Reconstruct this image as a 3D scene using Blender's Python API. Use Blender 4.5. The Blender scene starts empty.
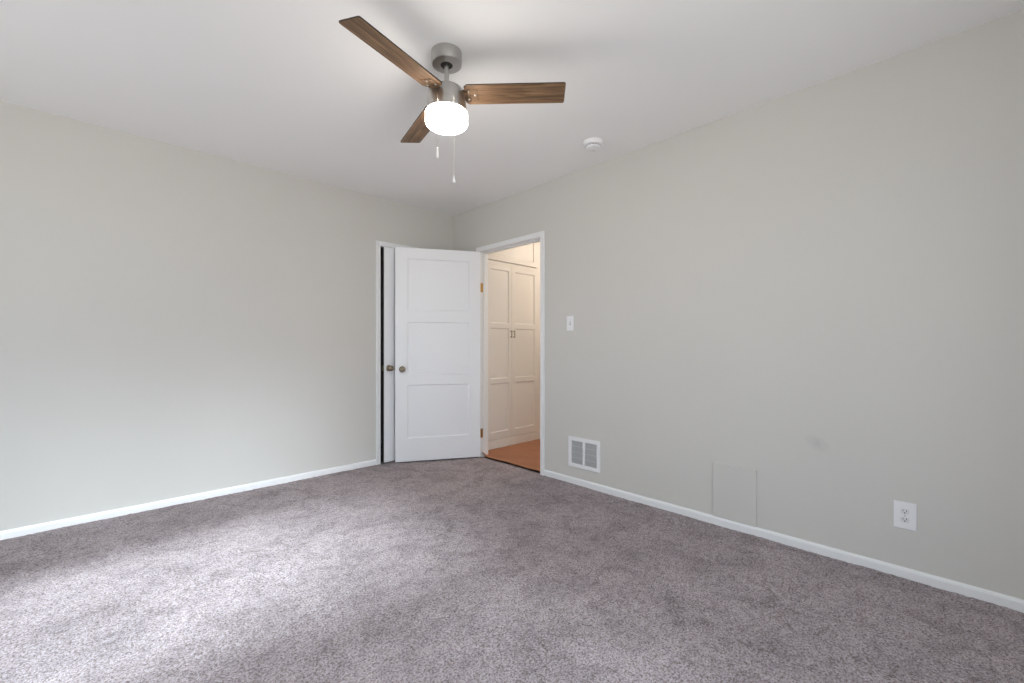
import bpy, bmesh, math, random
import numpy as np
from mathutils import Matrix, Vector, noise
random.seed(7)
PI = math.pi
S = bpy.context.scene
COL = S.collection

def lin(r, g, b):
    f = lambda c: (c / 255 / 12.92) if c <= 10 else ((c / 255 + 0.055) / 1.055) ** 2.4
    return (f(r), f(g), f(b), 1.0)

# ------------------------------------------------------------------ camera
H = 2.5                                   # ceiling height
cd = bpy.data.cameras.new('camera')
cd.sensor_width = 36.0
cd.lens = 435.7 / 1024 * 36.0
cd.shift_y = 5.0 / 1024
cd.clip_start = 0.05
cam = bpy.data.objects.new('camera', cd)
COL.objects.link(cam)
cam.location = (-2.785, -3.809, 1.10)
cam.rotation_euler = (PI / 2, 0, math.atan2(0.7207, 0.6932) - PI / 2)
S.camera = cam

# ------------------------------------------------------------------ world, sun, window portals, exposure
W = bpy.data.worlds.new('sky')
S.world = W
W.use_nodes = True
nt = W.node_tree
nt.nodes.clear()
out = nt.nodes.new('ShaderNodeOutputWorld')
bg = nt.nodes.new('ShaderNodeBackground')
tc = nt.nodes.new('ShaderNodeTexCoord')
sx = nt.nodes.new('ShaderNodeSeparateXYZ')
rp = nt.nodes.new('ShaderNodeValToRGB')
rp.color_ramp.elements[0].position = 0.48
rp.color_ramp.elements[0].color = (0.90, 0.89, 0.87, 1)      # ground below the horizon, brightened to throw light on the ceiling
rp.color_ramp.elements[1].position = 0.52
rp.color_ramp.elements[1].color = (0.78, 0.88, 1.0, 1)      # hazy sky
mp = nt.nodes.new('ShaderNodeMath'); mp.operation = 'MULTIPLY_ADD'
mp.inputs[1].default_value = 0.5; mp.inputs[2].default_value = 0.5
nt.links.new(tc.outputs['Generated'], sx.inputs[0])
nt.links.new(sx.outputs['Z'], mp.inputs[0])
nt.links.new(mp.outputs[0], rp.inputs[0])
# added bright sky spot outside the back window, lights the lower left wall
dt = nt.nodes.new('ShaderNodeVectorMath'); dt.operation = 'DOT_PRODUCT'
_e = math.radians(22); _a = math.radians(-90)
dt.inputs[1].default_value = (math.cos(_e) * math.cos(_a), math.cos(_e) * math.sin(_a), math.sin(_e))
nt.links.new(tc.outputs['Generated'], dt.inputs[0])
cr = nt.nodes.new('ShaderNodeMapRange'); cr.interpolation_type = 'SMOOTHSTEP'
cr.inputs[1].default_value = math.cos(math.radians(11)); cr.inputs[2].default_value = math.cos(math.radians(3))
cr.inputs[3].default_value = 0.0; cr.inputs[4].default_value = 10.5
nt.links.new(dt.outputs['Value'], cr.inputs[0])
cs = nt.nodes.new('ShaderNodeVectorMath'); cs.operation = 'SCALE'
cs.inputs[0].default_value = (0.84, 0.93, 1.0)
nt.links.new(cr.outputs[0], cs.inputs['Scale'])
ad = nt.nodes.new('ShaderNodeVectorMath'); ad.operation = 'ADD'
nt.links.new(rp.outputs[0], ad.inputs[0]); nt.links.new(cs.outputs[0], ad.inputs[1])
nt.links.new(ad.outputs[0], bg.inputs[0])
bg.inputs[1].default_value = 4.6
nt.links.new(bg.outputs[0], out.inputs[0])

def light(name, kind, loc, rot, **kw):
    d = bpy.data.lights.new(name, kind)
    for k, v in kw.items():
        if k == 'portal':
            d.cycles.is_portal = v
        else:
            setattr(d, k, v)
    o = bpy.data.objects.new(name, d)
    COL.objects.link(o)
    o.location = loc
    o.rotation_euler = rot
    return o

sun = light('sun', 'SUN', (-9, -2, 6), (0, 0, 0), energy=10.3, angle=math.radians(13), color=(0.83, 0.93, 1.0))
sun.rotation_euler = Vector((1.0, 0.06, -0.74)).to_track_quat('-Z', 'Y').to_euler()
light('portal_side', 'AREA', (-4.44, -1.46, 1.45), (0, -PI / 2, 0), shape='RECTANGLE', size=1.4, size_y=1.3, portal=True)
light('portal_back', 'AREA', (-2.5, -4.64, 1.3), (PI / 2, 0, 0), shape='RECTANGLE', size=2.5, size_y=2.1, portal=True)

S.view_settings.view_transform = 'Standard'
S.view_settings.look = 'None'
S.view_settings.gamma = 1.0
S.view_settings.use_curve_mapping = False
S.view_settings.exposure = 0.0
S.cycles.max_bounces = 14
S.cycles.diffuse_bounces = 10
S.cycles.transparent_max_bounces = 12
S.cycles.sample_clamp_indirect = 10

# ------------------------------------------------------------------ materials
def mat(name, color, rough=0.5, metal=0.0, spec=0.5, noise_scale=None, noise_amt=0.06, bump=0.0, bump_scale=200.0,
        bump_dist=0.001, coat=0.0):
    m = bpy.data.materials.new(name)
    m.use_nodes = True
    n, l = m.node_tree.nodes, m.node_tree.links
    p = n['Principled BSDF']
    p.inputs['Base Color'].default_value = color
    p.inputs['Roughness'].default_value = rough
    p.inputs['Metallic'].default_value = metal
    p.inputs['Specular IOR Level'].default_value = spec
    p.inputs['Coat Weight'].default_value = coat
    t = n.new('ShaderNodeTexCoord')
    if noise_scale:
        q = n.new('ShaderNodeTexNoise'); q.inputs['Scale'].default_value = noise_scale
        q.inputs['Detail'].default_value = 3
        l.new(t.outputs['Object'], q.inputs['Vector'])
        r = n.new('ShaderNodeMapRange')
        r.inputs[1].default_value = 0.3; r.inputs[2].default_value = 0.7
        r.inputs[3].default_value = 1 - noise_amt; r.inputs[4].default_value = 1 + noise_amt
        l.new(q.outputs['Fac'], r.inputs[0])
        mx = n.new('ShaderNodeVectorMath'); mx.operation = 'SCALE'
        mx.inputs[0].default_value = color[:3]
        l.new(r.outputs[0], mx.inputs['Scale'])
        l.new(mx.outputs[0], p.inputs['Base Color'])
    if bump:
        q = n.new('ShaderNodeTexNoise'); q.inputs['Scale'].default_value = bump_scale
        q.inputs['Detail'].default_value = 2
        l.new(t.outputs['Object'], q.inputs['Vector'])
        b = n.new('ShaderNodeBump'); b.inputs['Strength'].default_value = bump
        b.inputs['Distance'].default_value = bump_dist
        l.new(q.outputs['Fac'], b.inputs['Height'])
        l.new(b.outputs[0], p.inputs['Normal'])
    return m

WALLC = lin(207, 205, 200)
M_wall = mat('greige_wall_paint', WALLC, 0.62, spec=0.25, noise_scale=1.3, noise_amt=0.012, bump=0.15, bump_scale=170)
M_ceil = mat('white_ceiling_paint', lin(243, 243, 243), 0.8, spec=0.15, noise_scale=1.0, noise_amt=0.01, bump=0.12, bump_scale=140)
M_trim = mat('white_trim_paint', lin(236, 237, 238), 0.33, spec=0.5, bump=0.08, bump_scale=60)
M_door = mat('white_door_paint', lin(240, 241, 243), 0.4, spec=0.45, bump=0.08, bump_scale=60)
M_cab = mat('white_cabinet_paint', lin(226, 222, 217), 0.4, spec=0.45, bump=0.1, bump_scale=50)
M_plate = mat('white_plastic', lin(236, 236, 238), 0.35)
M_plate2 = mat('white_plastic_insert', lin(222, 222, 224), 0.3)
M_slot = mat('dark_slot', lin(40, 38, 36), 0.7)
M_duct = mat('grey_duct_metal', lin(120, 120, 120), 0.6)
M_duct2 = mat('painted_duct_back', lin(188, 188, 186), 0.6)
M_knob = mat('aged_nickel', lin(150, 140, 122), 0.3, metal=1.0, noise_scale=60, noise_amt=0.15)
M_brass = mat('brass', lin(196, 158, 92), 0.35, metal=1.0)
M_screw = mat('steel_screw', lin(190, 188, 184), 0.3, metal=1.0)
M_chain = mat('nickel_chain', lin(215, 212, 208), 0.35, metal=0.7)
M_fob = mat('white_chain_fob', lin(235, 233, 230), 0.4)
M_bladeedge = mat('dark_blade_edge', lin(52, 38, 30), 0.6)
M_subfloor = mat('subfloor', lin(110, 90, 70), 0.8)
M_frame = mat('window_frame_vinyl', lin(238, 238, 236), 0.4)
M_wood_thr = mat('dark_wood_threshold', lin(70, 42, 28), 0.5, noise_scale=20, noise_amt=0.2)


def brushed(name, color, rough=0.32):
    m = mat(name, color, rough, metal=1.0)
    n, l = m.node_tree.nodes, m.node_tree.links
    p = n['Principled BSDF']
    t = n.new('ShaderNodeTexCoord')
    mpn = n.new('ShaderNodeMapping'); mpn.inputs['Scale'].default_value = (6, 6, 420)
    l.new(t.outputs['Object'], mpn.inputs[0])
    q = n.new('ShaderNodeTexNoise'); q.inputs['Scale'].default_value = 1.5; q.inputs['Detail'].default_value = 3
    l.new(mpn.outputs[0], q.inputs['Vector'])
    r = n.new('ShaderNodeMapRange')
    r.inputs[3].default_value = rough - 0.08; r.inputs[4].default_value = rough + 0.14
    l.new(q.outputs['Fac'], r.inputs[0]); l.new(r.outputs[0], p.inputs['Roughness'])
    b = n.new('ShaderNodeBump'); b.inputs['Strength'].default_value = 0.25; b.inputs['Distance'].default_value = 0.0006
    l.new(q.outputs['Fac'], b.inputs['Height']); l.new(b.outputs[0], p.inputs['Normal'])
    return m


M_nickel = brushed('brushed_nickel', lin(186, 184, 181))


def wall_scuffed():
    m = M_wall.copy(); m.name = 'greige_wall_paint_scuffed'
    n, l = m.node_tree.nodes, m.node_tree.links
    p = n['Principled BSDF']
    src = p.inputs['Base Color'].links[0].from_socket
    t = n.new('ShaderNodeTexCoord')
    v = n.new('ShaderNodeMapping'); v.vector_type = 'TEXTURE'
    v.inputs['Location'].default_value = (0.0, -3.262, 0.583)
    v.inputs['Scale'].default_value = (1, 0.07, 0.04)
    v.inputs['Rotation'].default_value = (0.5, 0, 0)
    l.new(t.outputs['Object'], v.inputs[0])
    g = n.new('ShaderNodeTexGradient'); g.gradient_type = 'SPHERICAL'
    l.new(v.outputs[0], g.inputs[0])
    q = n.new('ShaderNodeTexNoise'); q.inputs['Scale'].default_value = 40
    l.new(t.outputs['Object'], q.inputs['Vector'])
    k = n.new('ShaderNodeMath'); k.operation = 'MULTIPLY'
    l.new(g.outputs['Fac'], k.inputs[0]); l.new(q.outputs['Fac'], k.inputs[1])
    k2 = n.new('ShaderNodeMath'); k2.operation = 'MULTIPLY'; k2.inputs[1].default_value = 0.32
    l.new(k.outputs[0], k2.inputs[0])
    mx = n.new('ShaderNodeMix'); mx.data_type = 'RGBA'
    l.new(k2.outputs[0], mx.inputs['Factor'])
    l.new(src, mx.inputs['A']); mx.inputs['B'].default_value = lin(95, 95, 98)
    l.new(mx.outputs['Result'], p.inputs['Base Color'])
    return m


M_wall_r = wall_scuffed()


def carpet_mat():
    m = bpy.data.materials.new('grey_carpet'); m.use_nodes = True
    n, l = m.node_tree.nodes, m.node_tree.links
    p = n['Principled BSDF']
    p.inputs['Roughness'].default_value = 1.0
    p.inputs['Specular IOR Level'].default_value = 0.05
    p.inputs['Sheen Weight'].default_value = 0.0
    p.inputs['Sheen Roughness'].default_value = 0.5
    t = n.new('ShaderNodeTexCoord')

    def nz(scale, detail, rough=0.5, dist=0.0):
        q = n.new('ShaderNodeTexNoise'); q.inputs['Scale'].default_value = scale
        q.inputs['Detail'].default_value = detail; q.inputs['Roughness'].default_value = rough
        q.inputs['Distortion'].default_value = dist
        l.new(t.outputs['Object'], q.inputs['Vector'])
        return q.outputs['Fac']

    def mr(x, a, b, c, d):
        r = n.new('ShaderNodeMapRange')
        for i, vv in enumerate((a, b, c, d)):
            r.inputs[i + 1].default_value = vv
        l.new(x, r.inputs[0]); return r.outputs[0]

    def mul(a, b):
        k = n.new('ShaderNodeMath'); k.operation = 'MULTIPLY'
        l.new(a, k.inputs[0]); l.new(b, k.inputs[1]); return k.outputs[0]
    base = nz(1.7, 2, 0.5)                       # nap lying one way or another
    tread = nz(6.5, 4, 0.62, 0.6)                # foot marks
    tuft = nz(120, 3, 0.75)                        # tufts
    fibre = nz(300, 2, 0.7)
    f = mul(mr(base, 0.3, 0.7, 0.90, 1.10), mr(tread, 0.36, 0.55, 0.82, 1.05))
    f = mul(f, mr(nz(30, 3, 0.65), 0.36, 0.56, 0.82, 1.05))
    f = mul(f, mr(tuft, 0.34, 0.58, 0.45, 1.24))
    f = mul(f, mr(fibre, 0.3, 0.7, 0.62, 1.36))
    hue = n.new('ShaderNodeMix'); hue.data_type = 'RGBA'
    hue.inputs['A'].default_value = lin(166, 154, 153)
    hue.inputs['B'].default_value = lin(162, 154, 159)
    l.new(mr(nz(120, 1), 0.35, 0.65, 0, 1), hue.inputs['Factor'])
    sc = n.new('ShaderNodeVectorMath'); sc.operation = 'SCALE'
    l.new(hue.outputs['Result'], sc.inputs[0]); l.new(f, sc.inputs['Scale'])
    l.new(sc.outputs[0], p.inputs['Base Color'])
    b = n.new('ShaderNodeBump'); b.inputs['Strength'].default_value = 0.8; b.inputs['Distance'].default_value = 0.006
    l.new(tuft, b.inputs['Height']); l.new(b.outputs[0], p.inputs['Normal'])
    return m


M_carpet = carpet_mat()


def wood_mat():
    m = bpy.data.materials.new('walnut_blade'); m.use_nodes = True
    n, l = m.node_tree.nodes, m.node_tree.links
    p = n['Principled BSDF']; p.inputs['Roughness'].default_value = 0.5
    p.inputs['Specular IOR Level'].default_value = 0.35
    t = n.new('ShaderNodeTexCoord')
    v = n.new('ShaderNodeMapping'); v.inputs['Scale'].default_value = (2.2, 34, 8)
    l.new(t.outputs['Object'], v.inputs[0])
    q = n.new('ShaderNodeTexNoise'); q.inputs['Scale'].default_value = 1.6; q.inputs['Detail'].default_value = 7
    q.inputs['Roughness'].default_value = 0.62; q.inputs['Distortion'].default_value = 0.8
    l.new(v.outputs[0], q.inputs['Vector'])
    r = n.new('ShaderNodeValToRGB')
    e = r.color_ramp.elements
    e[0].position = 0.30; e[0].color = lin(64, 48, 36)
    e[1].position = 0.72; e[1].color = lin(152, 122, 92)
    k = e.new(0.5); k.color = lin(110, 85, 62)
    l.new(q.outputs['Fac'], r.inputs[0]); l.new(r.outputs[0], p.inputs['Base Color'])
    return m


M_wood = wood_mat()


def paper_mat():
    m = mat('brown_builders_paper', lin(162, 114, 87), 0.75, spec=0.2, noise_scale=5, noise_amt=0.07, bump=0.4, bump_scale=14,
            bump_dist=0.004)
    return m


M_paper = paper_mat()


def emis(name, color, strength):
    m = bpy.data.materials.new(name); m.use_nodes = True
    n, l = m.node_tree.nodes, m.node_tree.links
    p = n['Principled BSDF']
    p.inputs['Base Color'].default_value = (0.9, 0.88, 0.84, 1)
    p.inputs['Roughness'].default_value = 0.25
    p.inputs['Emission Color'].default_value = color
    p.inputs['Emission Strength'].default_value = strength
    return m


M_lamp = emis('lit_frosted_glass', (1.0, 0.91, 0.81, 1), 42.0)
M_hall_lamp = emis('lit_hall_glass', (1.0, 0.86, 0.71, 1), 130.0)


def glass_mat():
    m = bpy.data.materials.new('window_glass'); m.use_nodes = True
    n, l = m.node_tree.nodes, m.node_tree.links
    n.remove(n['Principled BSDF'])
    o = n['Material Output']
    a = n.new('ShaderNodeBsdfTransparent'); a.inputs[0].default_value = (0.97, 0.98, 0.98, 1)
    b = n.new('ShaderNodeBsdfGlossy'); b.inputs['Roughness'].default_value = 0.02
    x = n.new('ShaderNodeMixShader'); x.inputs[0].default_value = 0.06
    l.new(a.outputs[0], x.inputs[1]); l.new(b.outputs[0], x.inputs[2]); l.new(x.outputs[0], o.inputs[0])
    return m


M_glass = glass_mat()


# ------------------------------------------------------------------ mesh helpers
def add_box(bm, x0, x1, y0, y1, z0, z1, mtx=None, bevel=0.0, seg=1, mi=0):
    vs = [bm.verts.new((x, y, z)) for x in (x0, x1) for y in (y0, y1) for z in (z0, z1)]
    fs = []
    for idx in ((0, 1, 3, 2), (4, 6, 7, 5), (0, 4, 5, 1), (2, 3, 7, 6), (0, 2, 6, 4), (1, 5, 7, 3)):
        f = bm.faces.new([vs[i] for i in idx]); f.material_index = mi; fs.append(f)
    if bevel:
        es = list({e for f in fs for e in f.edges})
        r = bmesh.ops.bevel(bm, geom=es, offset=bevel, segments=seg, profile=0.5, affect='EDGES')
        vs = list({v for f in r['faces'] for v in f.verts} | {v for v in vs if v.is_valid})
        for f in r['faces']:
            f.material_index = mi
    if mtx is not None:
        for v in vs:
            v.co = mtx @ v.co
    return vs


def add_lathe(bm, prof, n=48, mtx=None, cap0=True, cap1=True):
    rings = []
    for r, z in prof:
        rings.append([bm.verts.new((r * math.cos(2 * PI * k / n), r * math.sin(2 * PI * k / n), z)) for k in range(n)])
    for a, b in zip(rings, rings[1:]):
        for k in range(n):
            bm.faces.new((a[k], a[(k + 1) % n], b[(k + 1) % n], b[k])).smooth = True
    if cap0:
        bm.faces.new(list(reversed(rings[0])))
    if cap1:
        bm.faces.new(rings[-1])
    vs = [v for r in rings for v in r]
    if mtx is not None:
        for v in vs:
            v.co = mtx @ v.co
    return vs


def prof_extrude(bm, prof, path_len, mtx):
    """profile of (a, b) points swept along local X from 0 to path_len; a is local Y, b is local Z."""
    A = [bm.verts.new(mtx @ Vector((0, a, b))) for a, b in prof]
    B = [bm.verts.new(mtx @ Vector((path_len, a, b))) for a, b in prof]
    k = len(prof)
    for i in range(k):
        bm.faces.new((A[i], A[(i + 1) % k], B[(i + 1) % k], B[i]))
    bm.faces.new(list(reversed(A))); bm.faces.new(B)


def link(name, bm, mats, parent=None, smooth_angle=None):
    bmesh.ops.recalc_face_normals(bm, faces=bm.faces[:])
    me = bpy.data.meshes.new(name)
    bm.to_mesh(me); bm.free()
    for m in (mats if isinstance(mats, (list, tuple)) else [mats]):
        me.materials.append(m)
    o = bpy.data.objects.new(name, me)
    COL.objects.link(o)
    if parent is not None:
        o.parent = parent
    if smooth_angle:
        me.polygons.foreach_set('use_smooth', [True] * len(me.polygons))
        me.set_sharp_from_angle(angle=math.radians(smooth_angle))
    return o


def struct(o, label=None):
    o['kind'] = 'structure'
    if label:
        o['label'] = label
    return o


def thing(o, label, cat, group=None):
    o['label'] = label; o['category'] = cat
    if group:
        o['group'] = group
    return o


def empty(name, loc, rz=0.0):
    o = bpy.data.objects.new(name, None); COL.objects.link(o)
    o.location = loc; o.rotation_euler = (0, 0, rz); o.empty_display_size = 0.1
    return o


def BM():
    return bmesh.new()


# ------------------------------------------------------------------ shell
XL, YB = -4.30, -4.50                    # side window wall and back wall
T = 0.10

bm = BM()                                 # left wall (Y = 0) with the closet doorway
CX0, CX1, DH = -0.842, -0.150, 2.045
add_box(bm, XL - T, CX0, 0, T, 0, H)
add_box(bm, CX1, T, 0, T, 0, H)
add_box(bm, CX0, CX1, 0, T, DH, H)
struct(link('wall_left', bm, M_wall))

bm = BM()                                 # right wall (X = 0) with the hall doorway
EY0, EY1 = -1.278, -0.455
add_box(bm, 0, T, YB - T, EY0, 0, H)
add_box(bm, 0, T, EY1, 0, 0, H)
add_box(bm, 0, T, EY0, EY1, DH, H)
struct(link('wall_right', bm, M_wall_r))


def wall_window(name, axis, c0, c1, lo, hi, w0, w1, z0, z1):
    bm = BM()
    def b(a0, a1, za, zb):
        if axis == 'x':
            add_box(bm, c0, c1, a0, a1, za, zb)
        else:
            add_box(bm, a0, a1, c0, c1, za, zb)
    b(lo, w0, 0, H); b(w1, hi, 0, H); b(w0, w1, 0, z0); b(w0, w1, z1, H)
    return struct(link(name, bm, M_wall))


SW = (-2.08, -0.84, 0.80, 2.12)           # side window: y0, y1, z0, z1
BW = (-3.70, -1.30, 0.30, 2.30)           # back window: x0, x1, z0, z1
wall_window('wall_side', 'x', XL - T, XL, YB - T, 0, SW[0], SW[1], SW[2], SW[3])
wall_window('wall_back', 'y', YB - T, YB, XL, 0, BW[0], BW[1], BW[2], BW[3])

bm = BM(); add_box(bm, XL - T, 2.45, YB - T, 0.95, H, H + 0.1); struct(link('ceiling', bm, M_ceil))
bm = BM(); add_box(bm, XL - T, 2.45, YB - T, 0.95, -0.12, -0.03); struct(link('floor_slab', bm, M_subfloor))


def build_window(name, horizontal_axis, wall_c, outward, a0, a1, z0, z1):
    """vinyl slider: outer frame, meeting mullion, two panes and an interior sill."""
    e = empty(name, (0, 0, 0))
    def bx(bm, u0, u1, d0, d1, za, zb, bev=0.003):
        if horizontal_axis == 'y':
            xs = sorted((wall_c + outward * d0, wall_c + outward * d1))
            add_box(bm, xs[0], xs[1], u0, u1, za, zb, bevel=bev)
        else:
            ys = sorted((wall_c + outward * d0, wall_c + outward * d1))
            add_box(bm, u0, u1, ys[0], ys[1], za, zb, bevel=bev)
    bm = BM(); f = 0.045
    bx(bm, a0, a0 + f, 0.04, 0.10, z0, z1); bx(bm, a1 - f, a1, 0.04, 0.10, z0, z1)
    bx(bm, a0 + f, a1 - f, 0.04, 0.10, z0, z0 + f); bx(bm, a0 + f, a1 - f, 0.04, 0.10, z1 - f, z1)
    mid = (a0 + a1) / 2
    bx(bm, mid - 0.02, mid + 0.02, 0.045, 0.095, z0 + f, z1 - f)
    struct(link('window_frame', bm, M_frame, e))
    for u0, u1 in ((a0 + f, mid - 0.02), (mid + 0.02, a1 - f)):
        bm = BM(); bx(bm, u0, u1, 0.068, 0.072, z0 + f, z1 - f, 0); struct(link('window_pane', bm, M_glass, e))
    bm = BM(); bx(bm, a0 - 0.04, a1 + 0.04, -0.03, 0.0, z0 - 0.02, z0, 0.004); struct(link('window_sill', bm, M_trim, e))
    bm = BM(); bx(bm, a0 - 0.05, a0, -0.014, 0.0, z0, z1 + 0.05); bx(bm, a1, a1 + 0.05, -0.014, 0.0, z0, z1 + 0.05)
    bx(bm, a0, a1, -0.014, 0.0, z1, z1 + 0.05); bx(bm, a0 - 0.03, a1 + 0.03, -0.014, 0, z0 - 0.07, z0 - 0.02)
    struct(link('window_casing', bm, M_trim, e))
    return struct(e)


build_window('window_1', 'y', XL, -1, *SW)
build_window('window_2', 'x', YB, -1, *BW)

# closet behind the left wall (dark inside)
bm = BM()
add_box(bm, -1.5, 0.12, 0.80, 0.86, 0, H)
add_box(bm, -1.56, -1.5, T, 0.86, 0, H)
add_box(bm, 0.06, 0.12, T, 0.80, 0, H)
struct(link('wall_closet', bm, M_wall))

# hallway
HX, HY0, HY1 = 2.25, -1.50, 0.0
bm = BM(); add_box(bm, HX, HX + 0.1, HY0 - 0.1, 0.12, 0, H); struct(link('wall_hall_end', bm, M_wall))
bm = BM(); add_box(bm, T, HX, HY0 - 0.1, HY0, 0, H); struct(link('wall_hall_right', bm, M_wall))
bm = BM(); add_box(bm, T, HX, 0.0, 0.10, 0, H); struct(link('wall_hall_left', bm, M_wall))
bm = BM(); add_box(bm, 0.012, HX, HY0, 0.0, -0.03, -0.006); struct(link('floor_hall', bm, M_wood_thr))

# carpet: a displaced pile surface
def carpet():
    step = 0.018
    nx = int(round((0.012 - XL) / step)); ny = int(round((0 - YB) / step))
    xs = np.linspace(XL, 0.012, nx + 1); ys = np.linspace(YB, 0, ny + 1)
    X, Y = np.meshgrid(xs, ys, indexing='ij')
    rng = np.random.default_rng(3)
    Z = rng.normal(0, 0.0011, X.shape)
    for k in range(26):                              # soft undulation left by feet and the vacuum
        a = rng.uniform(0, 2 * PI); w = rng.uniform(5, 26)
        Z += 0.00055 * np.sin(w * (X * math.cos(a) + Y * math.sin(a)) + rng.uniform(0, 6.28)) * (9 / (w + 3))
    co = np.stack([X, Y, Z], -1).reshape(-1, 3)
    i, j = np.meshgrid(np.arange(nx), np.arange(ny), indexing='ij')
    a = (i * (ny + 1) + j).ravel()
    quads = np.stack([a, a + ny + 1, a + ny + 2, a + 1], -1)
    me = bpy.data.meshes.new('floor')
    me.vertices.add(len(co)); me.vertices.foreach_set('co', co.astype(np.float32).ravel())
    me.loops.add(quads.size); me.loops.foreach_set('vertex_index', quads.astype(np.int32).ravel())
    me.polygons.add(len(quads))
    me.polygons.foreach_set('loop_start', np.arange(0, quads.size, 4, dtype=np.int32))
    me.polygons.foreach_set('use_smooth', [True] * len(quads))
    me.update(); me.validate()
    me.materials.append(M_carpet)
    o = bpy.data.objects.new('floor', me); COL.objects.link(o)
    return struct(o, 'mottled grey cut pile carpet covering the bedroom floor')


carpet()
bm = BM(); add_box(bm, CX0, CX1, 0.0, T, -0.03, -0.002); add_box(bm, -1.5, 0.06, T, 0.8, -0.03, -0.002)
struct(link('floor_closet', bm, M_carpet))

# baseboards: 5 cm with an eased top
BBP = [(0, -0.01), (0, 0.049), (0.006, 0.049), (0.010, 0.045), (0.013, 0.036), (0.013, -0.01)]


def baseboard(name, p0, p1, normal):
    p0, p1 = Vector((*p0, 0)), Vector((*p1, 0))
    d = (p1 - p0).normalized(); nrm = Vector((*normal, 0))
    m = Matrix.Translation(p0) @ Matrix((( d.x, nrm.x, 0, 0), (d.y, nrm.y, 0, 0), (0, 0, 1, 0), (0, 0, 0, 1)))
    bm = BM(); prof_extrude(bm, BBP, (p1 - p0).length, m)
    return struct(link(name, bm, M_trim))


baseboard('baseboard_left', (XL, 0), (CX0 - 0.04, 0), (0, -1))
baseboard('baseboard_right', (0, EY0 - 0.04), (0, YB), (-1, 0))
baseboard('baseboard_corner_left', (CX1 + 0.04, 0), (0, 0), (0, -1))
baseboard('baseboard_corner_right', (0, -0.013), (0, EY1 + 0.04), (-1, 0))
baseboard('baseboard_side', (XL, YB), (XL, -0.013), (1, 0))
baseboard('baseboard_back', (XL + 0.013, YB), (-0.013, YB), (0, 1))

# door casings and jamb linings
def casing_mesh(bm, axis, wall_c, s, a0, a1, top, w=0.042, d=0.016):
    """flat casing with an eased outer lip round an opening; s is the room-side direction."""
    def bx(u0, u1, d0, d1, za, zb, bev=0.003):
        c = sorted((wall_c + s * d0, wall_c + s * d1))
        if axis == 'x':
            add_box(bm, u0, u1, c[0], c[1], za, zb, bevel=bev, seg=2)
        else:
            add_box(bm, c[0], c[1], u0, u1, za, zb, bevel=bev, seg=2)
    bx(a0 - w, a0, 0, d, -0.005, top + w)
    bx(a1, a1 + w, 0, d, -0.005, top + w)
    bx(a0, a1, 0, d, top, top + w)
    bx(a0 - w, a0 - w + 0.010, d, d + 0.004, -0.005, top + w, 0.0015)
    bx(a1 + w - 0.010, a1 + w, d, d + 0.004, -0.005, top + w, 0.0015)
    bx(a0 - w + 0.01, a1 + w - 0.01, d, d + 0.004, top + w - 0.010, top + w, 0.0015)


bm = BM()
casing_mesh(bm, 'y', 0, -1, EY0, EY1, DH)
casing_mesh(bm, 'y', T, 1, EY0, EY1, DH, d=0.008)
j = 0.004
add_box(bm, -0.002, T + 0.002, EY0, EY0 + j, -0.005, DH)
add_box(bm, -0.002, T + 0.002, EY1 - j, EY1, -0.005, DH)
add_box(bm, -0.002, T + 0.002, EY0, EY1, DH - j, DH)
add_box(bm, 0.040, 0.075, EY0 + j, EY0 + j + 0.011, -0.005, DH - j, bevel=0.001)      # door stops
add_box(bm, 0.040, 0.075, EY1 - j - 0.011, EY1 - j, -0.005, DH - j, bevel=0.001)
add_box(bm, 0.040, 0.075, EY0 + j, EY1 - j, DH - j - 0.011, DH - j, bevel=0.001)
struct(link('trim_1', bm, M_trim), 'white casing and jambs round the open hallway doorway')
bm = BM()
casing_mesh(bm, 'x', 0, -1, CX0, CX1, DH)
add_box(bm, CX0, CX0 + j, -0.002, T, -0.005, DH)
add_box(bm, CX1 - j, CX1, -0.002, T, -0.005, DH)
add_box(bm, CX0, CX1, -0.002, T, DH - j, DH)
struct(link('trim_2', bm, M_trim), 'white casing round the closet doorway on the left wall')
# dark inside of the closet doorway is left to the real depth behind it


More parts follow.
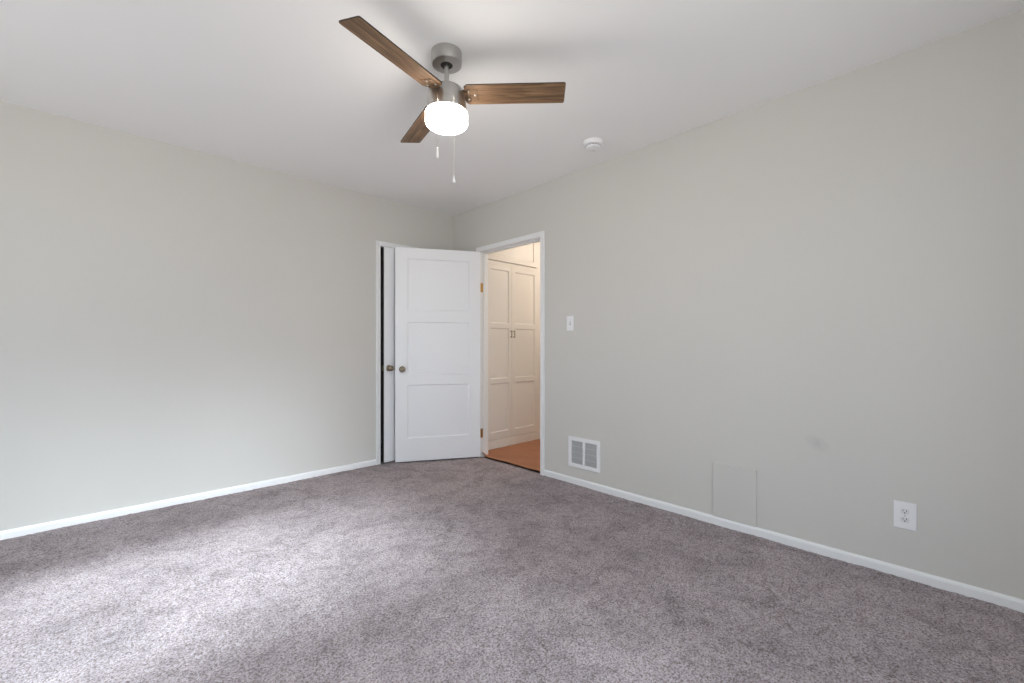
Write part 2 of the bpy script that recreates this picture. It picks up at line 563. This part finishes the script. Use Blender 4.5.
# ------------------------------------------------------------------ panelled doors
def grid_face(bm, xs, zs, y_front, y_rec, openings, ease, s):
    """a face in the XZ plane with sunk panels; s=+1 faces -Y, s=-1 faces +Y (recalc fixes winding)."""
    vc = {}
    def V(x, y, z):
        k = (round(x, 5), round(y, 5), round(z, 5))
        if k not in vc:
            vc[k] = bm.verts.new((x, y, z))
        return vc[k]
    for i in range(len(xs) - 1):
        for k in range(len(zs) - 1):
            x0, x1, z0, z1 = xs[i], xs[i + 1], zs[k], zs[k + 1]
            inside = any(a0 - 1e-6 <= x0 and x1 <= a1 + 1e-6 and b0 - 1e-6 <= z0 and z1 <= b1 + 1e-6 for a0, a1, b0, b1 in openings)
            if not inside:
                bm.faces.new((V(x0, y_front, z0), V(x1, y_front, z0), V(x1, y_front, z1), V(x0, y_front, z1)))
            else:
                e = ease
                o = [(x0, z0), (x1, z0), (x1, z1), (x0, z1)]
                ym = y_front + (y_rec - y_front) * 0.55
                q1 = [(x0 + e * .35, z0 + e * .35), (x1 - e * .35, z0 + e * .35), (x1 - e * .35, z1 - e * .35), (x0 + e * .35, z1 - e * .35)]
                q = [(x0 + e, z0 + e), (x1 - e, z0 + e), (x1 - e, z1 - e), (x0 + e, z1 - e)]
                for t in range(4):
                    u = (t + 1) % 4
                    bm.faces.new((V(o[t][0], y_front, o[t][1]), V(o[u][0], y_front, o[u][1]),
                                  V(q1[u][0], ym, q1[u][1]), V(q1[t][0], ym, q1[t][1])))
                    bm.faces.new((V(q1[t][0], ym, q1[t][1]), V(q1[u][0], ym, q1[u][1]),
                                  V(q[u][0], y_rec, q[u][1]), V(q[t][0], y_rec, q[t][1])))
                bm.faces.new([V(a, y_rec, b) for a, b in q])
    return vc


def panel_door(bm, w, z0, z1, thick, openings, rec=0.009, ease=0.010, both=True):
    """door slab from x 0..w, y 0..thick (front faces -Y at y=0)."""
    xs = sorted({0.0, w} | {a for o in openings for a in o[:2]})
    zs = sorted({z0, z1} | {b for o in openings for b in o[2:]})
    grid_face(bm, xs, zs, 0.0, rec, openings, ease, 1)
    grid_face(bm, xs, zs, thick, thick - rec, openings if both else [], ease, -1)
    # edges
    for x in (0.0, w):
        for a, b in zip(zs, zs[1:]):
            bm.faces.new([bm.verts.new(c) for c in ((x, 0, a), (x, thick, a), (x, thick, b), (x, 0, b))])
    for z in (z0, z1):
        for a, b in zip(xs, xs[1:]):
            bm.faces.new([bm.verts.new(c) for c in ((a, 0, z), (b, 0, z), (b, thick, z), (a, thick, z))])
    bmesh.ops.remove_doubles(bm, verts=bm.verts[:], dist=1e-5)


def knob_mesh(side, proj=0.056):
    """rose, neck and round knob with a centre dimple, pointing along side (+1 = +Y, -1 = -Y)."""
    bm = BM()
    k = proj / 0.056
    pr = [(0.0, 0.0), (0.030, 0.0), (0.030, 0.003), (0.025, 0.007), (0.012, 0.009), (0.010, 0.020), (0.012, 0.026), (0.021, 0.031),
          (0.0265, 0.038), (0.0265, 0.044), (0.022, 0.051), (0.014, 0.0545), (0.009, 0.0555), (0.007, 0.054), (0.0, 0.0535)]
    pr = [(max(r, 0.0004), z * k) for r, z in pr]
    add_lathe(bm, pr, 32, Matrix.Rotation(-PI / 2 * side, 4, 'X'))
    return bm


def three_panels(w, st):
    return [(st, w - st, 0.232, 0.737), (st, w - st, 0.832, 1.334), (st, w - st, 1.444, 1.934)]


# entry door, swung open into the room; local x runs from the hinge, local y=0 is the room-side face
DW = 0.814
piv = (-0.008, EY1 - 0.004, 0)
ang = math.atan2(0.477, -0.879)
door = empty('door_1', piv, ang)
struct(door, 'white three panel door standing open in front of the corner')
# in local space (x along door, from hinge) the camera side is +y
bm = BM()
panel_door(bm, DW, 0.012, 2.036, 0.035, three_panels(DW, 0.112))
leaf = link('door_leaf', bm, M_door, door)
bv = leaf.modifiers.new('ease', 'BEVEL'); bv.width = 0.0015; bv.segments = 2; bv.limit_method = 'ANGLE'; bv.angle_limit = math.radians(60)
for sd, y, pj in ((1, 0.035, 0.056), (-1, 0.0, 0.044)):
    k = link('door_knob', knob_mesh(sd, pj), M_knob, door, 40); k.location = (DW - 0.064, y, 0.885)
bm = BM(); add_box(bm, DW - 0.0003, DW + 0.0012, 0.006, 0.029, 0.857, 0.913); add_box(bm, DW, DW + 0.008, 0.012, 0.023, 0.878, 0.892, bevel=0.002)
link('latch_plate', bm, M_knob, door)
for z in (0.235, 1.688):
    bm = BM()
    add_box(bm, -0.0018, 0.0004, 0.002, 0.033, z - 0.045, z + 0.045, bevel=0.0006)          # leaf on the door edge
    add_lathe(bm, [(0.0055, z - 0.047), (0.0055, z + 0.047)], 12, Matrix.Translation((-0.002, -0.003, 0)))
    for q in (-0.03, 0.0, 0.03):
        add_lathe(bm, [(0.0035, 0), (0.003, 0.001)], 10, Matrix.Translation((-0.0018, 0.018 if q else 0.010, z + q)) @ Matrix.Rotation(-PI / 2, 4, 'Y'))
    h = link('door_hinge', bm, M_brass, door, 40)
    # jamb leaf, on the doorway's hinge jamb
for z in (0.235, 1.688):
    bm = BM()
    add_box(bm, 0.0, 0.032, EY1 - j - 0.0022, EY1 - j, z - 0.045, z + 0.045, bevel=0.0006)
    o = link('hinge_leaf', bm, M_brass, bpy.data.objects['trim_1'])

# closet door, slightly ajar, hinged at its right side
CW = 0.668
cdoor = empty('door_2', (CX1 - 0.005, 0.0, 0), 0)
struct(cdoor, 'white closet door on the left wall standing slightly ajar behind the open door')
cdoor.rotation_euler = (0, 0, PI + math.radians(3.4))
bm = BM()
# local x from the hinge toward -X; local +y is the room side, so the slab spans y -0.035..0
panel_door(bm, CW, 0.012, 2.034, 0.035, three_panels(CW, 0.112))
bmesh.ops.translate(bm, verts=bm.verts[:], vec=(0, -0.035, 0))
cl = link('door_leaf', bm, M_door, cdoor)
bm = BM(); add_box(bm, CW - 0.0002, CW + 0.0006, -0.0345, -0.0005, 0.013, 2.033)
link('door_edge', bm, mat('dark_door_edge', lin(30, 25, 22), 0.8), cdoor)  # thin near-black strip over the leaf's latch edge
k = link('door_knob', knob_mesh(1, 0.058), M_knob, cdoor, 40); k.location = (CW - 0.050, 0.0, 0.895)
bm = BM(); add_box(bm, CW - 0.0003, CW + 0.0014, -0.029, -0.006, 0.866, 0.924); add_box(bm, CW, CW + 0.009, -0.024, -0.011, 0.886, 0.902, bevel=0.002)
link('latch_plate', bm, M_knob, cdoor)
for z in (0.25, 1.70):
    bm = BM(); add_lathe(bm, [(0.0055, z - 0.045), (0.0055, z + 0.045)], 12, Matrix.Translation((-0.001, 0.004, 0)))
    link('door_hinge', bm, M_brass, cdoor, 40)

# ------------------------------------------------------------------ hall cabinet
cab = empty('linen_cabinet', (0.60, -0.30, 0))
thing(cab, 'tall built-in white cabinet with panelled double doors seen through the open doorway', 'cabinet')
CY = -0.30
def lx(x): return x - 0.60
bm = BM()
F0, F1 = T + 0.002, 1.20
def fb(x0, x1, z0, z1, y0=0.0, y1=0.02, bev=0.0):
    add_box(bm, lx(x0), lx(x1), y0, y1, z0, z1, bevel=bev)
fb(F0, 0.205, 0.10, H - 0.001); fb(0.992, F1, 0.10, H - 0.001)                          # end stiles
fb(0.205, 0.992, 1.982, 2.024); fb(0.205, 0.992, 2.44, H - 0.001)              # rails
fb(F0, F1, 0.0, 0.10)
fb(F0, F0 + 0.015, 0.0, H - 0.001, 0.02, 0.295); fb(F1 - 0.015, F1, 0.0, H - 0.001, 0.02, 0.295)  # sides
fb(F0 + 0.015, F1 - 0.015, 0.08, 0.095, 0.02, 0.295); fb(F0 + 0.015, F1 - 0.015, 1.99, 2.01, 0.02, 0.295)
fb(F0 + 0.015, F1 - 0.015, 0.0, H - 0.001, 0.285, 0.295)
link('cabinet_frame', bm, M_cab, cab)
bm = BM()
add_box(bm, lx(F0), lx(F1), -0.014, -0.0005, -0.004, 0.088, bevel=0.003)
link('plinth', bm, M_cab, cab)
for x0, x1, pull in ((0.208, 0.5740, 0.553), (0.5760, 0.989, 0.598)):
    e = BM()
    w = x1 - x0
    panel_door(e, w, 0.103, 1.978, 0.020, [(0.056, w - 0.046, 0.178, 0.702), (0.056, w - 0.046, 0.752, 1.300), (0.056, w - 0.046, 1.352, 1.932)],
               rec=0.008, ease=0.008, both=False)
    d = link('cabinet_door', e, M_cab, cab); d.location = (lx(x0), -0.013, 0)
    hb = BM()
    for dz in (-0.032, 0.032):
        add_lathe(hb, [(0.006, 0), (0.006, 0.002), (0.004, 0.004), (0.004, 0.022)], 14, Matrix.Translation((0, 0, dz)) @ Matrix.Rotation(PI / 2, 4, 'X'))
    add_lathe(hb, [(0.0035, -0.040), (0.0058, -0.036), (0.0048, -0.012), (0.0062, 0.0), (0.0048, 0.012), (0.0058, 0.036), (0.0035, 0.040)], 14,
              Matrix.Translation((0, -0.024, 0)))
    hp = link('cabinet_pull', hb, M_knob, d, 40); hp.location = (pull - x0, 0, 1.238)
bm = BM()
w = 0.989 - 0.208
panel_door(bm, w, 2.028, 2.436, 0.020, [(0.055, w - 0.055, 2.082, 2.382)], rec=0.008, ease=0.008, both=False)
d = link('upper_cabinet_door', bm, M_cab, cab); d.location = (lx(0.208), -0.013, 0)

# hall ceiling lamp that warms the hallway
hl = empty('hall_ceiling_lamp', (1.55, -1.15, H))
thing(hl, 'small warm flush glass ceiling lamp in the hallway beyond the doorway', 'lamp')
bm = BM(); add_lathe(bm, [(0.12, 0.0), (0.12, -0.02), (0.11, -0.025)], 32); link('lamp_base', bm, M_nickel, hl, 40)
bm = BM(); add_lathe(bm, [(0.105, -0.026), (0.10, -0.05), (0.075, -0.075), (0.04, -0.088), (0.001, -0.092)], 32)
link('lamp_shade', bm, M_hall_lamp, hl, 60)

# brown paper protecting the hall floor, its near edge lifted and crumpled
def floor_paper():
    bm = BM()
    xs = [0.004, 0.010, 0.018, 0.030, 0.048, 0.07, 0.095, 0.099, 0.112] + [0.16 + 0.06 * k for k in range(34)]
    n = 56
    rows = []
    for i, x in enumerate(xs):
        row = []
        y0, y1 = (EY0 + 0.008, EY1 - 0.006) if x < 0.105 else (HY0 + 0.01, CY - 0.018)
        for k in range(n + 1):
            t = k / n
            y = y0 + (y1 - y0) * t
            lift = 0.014 * math.exp(-((x - 0.004) / 0.05) ** 2) * (0.5 + 0.5 * noise.noise(Vector((y * 7, 0.3, 0))) + 0.35)
            curl = 0.026 * math.exp(-((x - 0.01) / 0.035) ** 2) * math.exp(-((y - y1) / 0.05) ** 2) if x < 0.105 else 0
            wr = 0.0022 * noise.noise(Vector((x * 9, y * 9, 0.5))) + 0.0016 * noise.noise(Vector((x * 24, y * 24, 2.5)))
            xx = x
            if x < 0.05:
                xx = x + 0.010 * noise.noise(Vector((0, y * 5.0, 1.7))) * (1 - x / 0.05) + 0.012 * math.exp(-((y - y1) / 0.04) ** 2) * (1 - x / 0.05)
            row.append(bm.verts.new((xx, y, 0.003 + max(0.0005, lift + curl + wr + 0.002))))
        rows.append(row)
    for a, b in zip(rows, rows[1:]):
        for k in range(n):
            bm.faces.new((a[k], a[k + 1], b[k + 1], b[k])).smooth = True
    o = link('floor_paper', bm, M_paper)
    s = o.modifiers.new('thickness', 'SOLIDIFY'); s.thickness = 0.0012; s.offset = 0
    return thing(o, 'brown protective paper sheet laid over the hallway floor beyond the doorway', 'paper')


floor_paper()

# ------------------------------------------------------------------ ceiling fan
FX, FY = -1.569, -2.095
fan = empty('ceiling_fan', (FX, FY, H))
thing(fan, 'three-blade ceiling fan with walnut blades, brushed nickel motor and lit drum lamp', 'ceiling fan')
bm = BM()
add_lathe(bm, [(0.0725, 0.0), (0.0725, -0.050), (0.0710, -0.056), (0.067, -0.0590), (0.030, -0.0600)], 64)
link('canopy', bm, M_nickel, fan, 35)
bm = BM()
add_lathe(bm, [(0.029, -0.0600), (0.027, -0.0620), (0.0165, -0.0635)], 40)
link('hanger_ball', bm, M_slot, fan, 50)
bm = BM()
add_lathe(bm, [(0.0108, -0.050), (0.0108, -0.176)], 28)
add_lathe(bm, [(0.017, -0.166), (0.017, -0.179)], 28)
link('downrod', bm, M_nickel, fan, 35)
bm = BM()
add_lathe(bm, [(0.016, -0.1745), (0.070, -0.177), (0.079, -0.180), (0.083, -0.186), (0.0965, -0.276), (0.0975, -0.287)], 72)
link('motor_housing', bm, M_nickel, fan, 35)
bm = BM()                                                              # frosted drum
pr = [(0.0960, -0.2872), (0.0990, -0.290), (0.0995, -0.296), (0.0995, -0.330)]
for k in range(1, 9):
    a = k / 8 * PI / 2
    pr.append((0.0755 + 0.025 * math.cos(a), -0.330 - 0.022 * math.sin(a)))
pr += [(0.04, -0.3535), (0.001, -0.354)]
add_lathe(bm, pr, 64)
link('lamp_shade', bm, M_lamp, fan, 50)

FAN_A = math.radians(-43.9 - 0.8)         # first blade points to the right of the picture
BZ = -0.200
def blade_mesh():
    """blade from radius 0.088 to 0.562, 0.12 wide, 6 mm thick, clipped corners; local x outward."""
    bm = BM()
    r0, r1, hw, th = 0.088, 0.562, 0.059, 0.003
    out_l = [(r0, -hw + 0.014), (r0 + 0.014, -hw), (r1 - 0.008, -hw - 0.001), (r1 - 0.002, -hw + 0.002), (r1, -hw + 0.008),
             (r1, hw - 0.008), (r1 - 0.002, hw - 0.002), (r1 - 0.008, hw + 0.001), (r0 + 0.014, hw), (r0, hw - 0.014)]
    A = [bm.verts.new((x, y, -th)) for x, y in out_l]; B = [bm.verts.new((x, y, th)) for x, y in out_l]
    bm.faces.new(list(reversed(A))); bm.faces.new(B)
    k = len(out_l)
    for i in range(k):
        f = bm.faces.new((A[i], A[(i + 1) % k], B[(i + 1) % k], B[i])); f.material_index = 1
    return bm


proto_blade = proto_bracket = proto_screws = None
tilt = math.radians(-12.5)
for b in range(3):
    m = Matrix.Rotation(FAN_A + b * 2 * PI / 3 + math.radians((-1.0, 1.6, 0.0)[b]), 4, 'Z') @ Matrix.Rotation(tilt, 4, 'X')
    if b == 0:
        bl = link('fan_blade', blade_mesh(), [M_wood, M_bladeedge], fan)
        q = BM()
        add_box(q, 0.060, 0.100, -0.020, 0.020, -0.0095, -0.0035, bevel=0.0015)
        add_box(q, 0.096, 0.150, -0.034, 0.034, -0.0055, -0.0032, bevel=0.001)
        add_box(q, 0.060, 0.096, -0.034, -0.020, -0.0065, -0.0035, bevel=0.001)
        add_box(q, 0.060, 0.096, 0.020, 0.034, -0.0065, -0.0035, bevel=0.001)
        br = link('blade_bracket', q, M_wood, bl)
        proto_screws = []
        for x, y in ((0.106, -0.024), (0.106, 0.024), (0.138, 0.0)):
            q = BM()
            add_lathe(q, [(0.0012, -0.0092), (0.0050, -0.0078), (0.0055, -0.0055)], 14, Matrix.Translation((x, y, 0)))
            proto_screws.append(link('blade_screw', q, M_screw, bl, 40))
        proto_blade, proto_bracket = bl, br
    else:
        bl = proto_blade.copy(); COL.objects.link(bl); bl.parent = fan
        br = proto_bracket.copy(); COL.objects.link(br); br.parent = bl
        for ps in proto_screws:
            sc = ps.copy(); COL.objects.link(sc); sc.parent = bl
    bl.matrix_local = Matrix.Translation((0, 0, BZ)) @ m

# pull chains on the camera side of the housing
def chain(x, y, z_top, z_bot, fob):
    bm = BM()
    z = z_top
    while z > z_bot:
        bmesh.ops.create_icosphere(bm, subdivisions=1, radius=0.0022, matrix=Matrix.Translation((x, y, z)))
        z -= 0.0046
    add_lathe(bm, [(0.0011, z_bot), (0.0011, z_top)], 6, Matrix.Translation((x, y, 0)))
    c = link('pull_chain', bm, M_chain, fan)
    bm = BM()
    if fob == 'long':
        add_lathe(bm, [(0.001, 0.0), (0.0040, -0.002), (0.0052, -0.010), (0.0036, -0.016), (0.0052, -0.022), (0.0058, -0.040), (0.0062, -0.046), (0.003, -0.050)], 16,
                  Matrix.Translation((x, y, z_bot)))
    else:
        add_lathe(bm, [(0.001, 0.0), (0.0028, -0.003), (0.0034, -0.012), (0.0052, -0.022), (0.0072, -0.031), (0.006, -0.033)], 16,
                  Matrix.Translation((x, y, z_bot)))
    link('chain_fob', bm, M_fob, c, 50)


rt = Vector((0.7207, -0.6932)); fw = Vector((0.6932, 0.7207))
p = rt * -0.026 - fw * 0.1045; chain(p.x, p.y, -0.262, -0.497, 'long')
p = rt * 0.048 - fw * 0.0955; chain(p.x, p.y, -0.262, -0.622, 'bell')

# ------------------------------------------------------------------ smoke detector
sd = empty('smoke_detector', (-0.317, -2.044, H))
thing(sd, 'round white smoke detector mounted on the ceiling beyond the fan', 'smoke detector')
bm = BM(); add_lathe(bm, [(0.066, 0.0), (0.067, -0.006), (0.0665, -0.024), (0.063, -0.029), (0.054, -0.031)], 48); link('mounting_base', bm, M_plate, sd, 35)
bm = BM(); add_lathe(bm, [(0.050, -0.031), (0.048, -0.037)], 48, cap0=False, cap1=False); link('vent_ring', bm, M_duct, sd)
bm = BM(); add_lathe(bm, [(0.052, -0.037), (0.053, -0.040), (0.050, -0.046), (0.042, -0.050), (0.020, -0.052), (0.001, -0.052)], 48)
for k in range(16):
    a = 2 * PI * k / 16
    add_box(bm, 0.047, 0.0525, -0.002, 0.002, -0.038, -0.030, Matrix.Rotation(a, 4, 'Z'))
link('detector_cover', bm, M_plate, sd, 35)
bm = BM(); add_lathe(bm, [(0.010, -0.0518), (0.009, -0.054), (0.001, -0.0545)], 24, Matrix.Translation((0.018, 0.008, 0)))
link('test_button', bm, M_plate2, sd, 35)

# ------------------------------------------------------------------ things on the right wall (local: x out of the wall toward the room = -X)
def on_wall(name, y, z, label, cat):
    e = empty(name, (0, y, z)); thing(e, label, cat); return e


# light switch
sw = on_wall('light_switch', -1.596, 1.287, 'white rocker light switch on the wall to the right of the doorway', 'light switch')
bm = BM(); add_box(bm, -0.006, 0, -0.036, 0.036, -0.059, 0.059, bevel=0.0025, seg=2); link('switch_plate', bm, M_plate, sw)
bm = BM(); add_box(bm, -0.0068, -0.0055, -0.0075, 0.0075, -0.0145, 0.0145); link('switch_slot', bm, M_duct2, sw)
bm = BM(); add_box(bm, -0.016, -0.004, -0.0045, 0.0045, -0.006, 0.006, Matrix.Rotation(0.5, 4, 'Y'), bevel=0.001); link('switch_toggle', bm, M_plate, sw)
for dz in (-0.030, 0.030):
    bm = BM(); add_lathe(bm, [(0.0032, 0.0), (0.0028, 0.0012)], 12, Matrix.Translation((-0.006, 0, dz)) @ Matrix.Rotation(-PI / 2, 4, 'Y')); link('plate_screw', bm, M_plate2, sw)
sw['label'] = 'white toggle light switch on the wall to the right of the doorway'

# outlet
ol = on_wall('power_outlet', -3.611, 0.297, 'white double power outlet low on the right wall near the picture edge', 'power outlet')
bm = BM(); add_box(bm, -0.006, 0, -0.041, 0.041, -0.064, 0.064, bevel=0.0025, seg=2); link('outlet_plate', bm, M_plate, ol)
for dz in (0.0195, -0.0195):
    bm = BM()
    vs = []
    prof = []
    for k in range(32):
        a = 2 * PI * k / 32
        prof.append((0.0172 * math.cos(a), max(-0.0135, min(0.0135, 0.0172 * math.sin(a)))))
    A = [bm.verts.new((-0.0058, y, z)) for y, z in prof]; B = [bm.verts.new((-0.0084, y * 0.97, z * 0.97)) for y, z in prof]
    bm.faces.new(A); bm.faces.new(B)
    for k in range(32):
        bm.faces.new((A[k], A[(k + 1) % 32], B[(k + 1) % 32], B[k]))
    r = link('receptacle', bm, M_plate2, ol); r.location = (0, 0, dz)
    bm = BM()
    add_box(bm, -0.0088, -0.0080, -0.0072, -0.0050, -0.001, 0.0080)
    add_box(bm, -0.0088, -0.0080, 0.0050, 0.0072, 0.000, 0.0075)
    add_lathe(bm, [(0.0029, 0.0), (0.0029, 0.0008)], 12, Matrix.Translation((-0.0080, 0, -0.0062)) @ Matrix.Rotation(-PI / 2, 4, 'Y'))
    link('socket_slots', bm, M_slot, r)
bm = BM(); add_lathe(bm, [(0.0032, 0.0), (0.0028, 0.0012)], 12, Matrix.Translation((-0.006, 0, 0)) @ Matrix.Rotation(-PI / 2, 4, 'Y')); link('plate_screw', bm, M_screw, ol)

# wall register: white frame, two banks of upright louvres
vt = on_wall('wall_vent', -1.733, 0.256, 'white metal air vent low on the right wall beside the doorway', 'vent')
hw, hh, fr = 0.152, 0.120, 0.030
bm = BM()
def vbox(y0, y1, z0, z1, x0=-0.010, x1=0.0, bev=0.002):
    add_box(bm, x0, x1, y0, y1, z0, z1, bevel=bev, seg=1)
vbox(-hw, hw, hh - fr, hh); vbox(-hw, hw, -hh, -hh + fr)
vbox(-hw, -hw + fr, -hh + fr, hh - fr); vbox(hw - fr, hw, -hh + fr, hh - fr)
vbox(-0.011, 0.011, -hh + fr, hh - fr)
link('vent_frame', bm, M_plate, vt)
bm = BM(); add_box(bm, -0.0015, -0.0002, -hw + fr, hw - fr, -hh + fr, hh - fr); link('duct_opening', bm, M_duct2, vt)
for c0, c1 in ((-hw + fr, -0.011), (0.011, hw - fr)):
    n = 13
    bm = BM()
    for k in range(n):
        y = c0 + (c1 - c0) * (k + 0.5) / n
        add_box(bm, -0.0040, 0.0040, -0.0005, 0.0005, -hh + fr, hh - fr, Matrix.Translation((-0.0055, y, 0)) @ Matrix.Rotation(0.55, 4, 'Z'))
    for zz in (-0.045, 0.0, 0.045):
        add_box(bm, -0.0030, -0.0018, c0, c1, zz - 0.001, zz + 0.001)
    link('louvre_bank', bm, M_plate, vt)
for y in (-0.1, 0.1):
    bm = BM()
    add_lathe(bm, [(0.004, 0), (0.003, 0.0015)], 12, Matrix.Translation((-0.010, y, hh - 0.012)) @ Matrix.Rotation(-PI / 2, 4, 'Y'))
    link('vent_screw', bm, M_plate2, vt)

# painted access panel
ap = on_wall('access_panel', -2.846, 0.049, 'square-edged access panel painted like the wall, standing on the baseboard', 'panel')
bm = BM(); add_box(bm, -0.011, 0, -0.124, 0.124, 0.0, 0.332, bevel=0.0035, seg=2)
link('panel_board', bm, M_wall, ap)
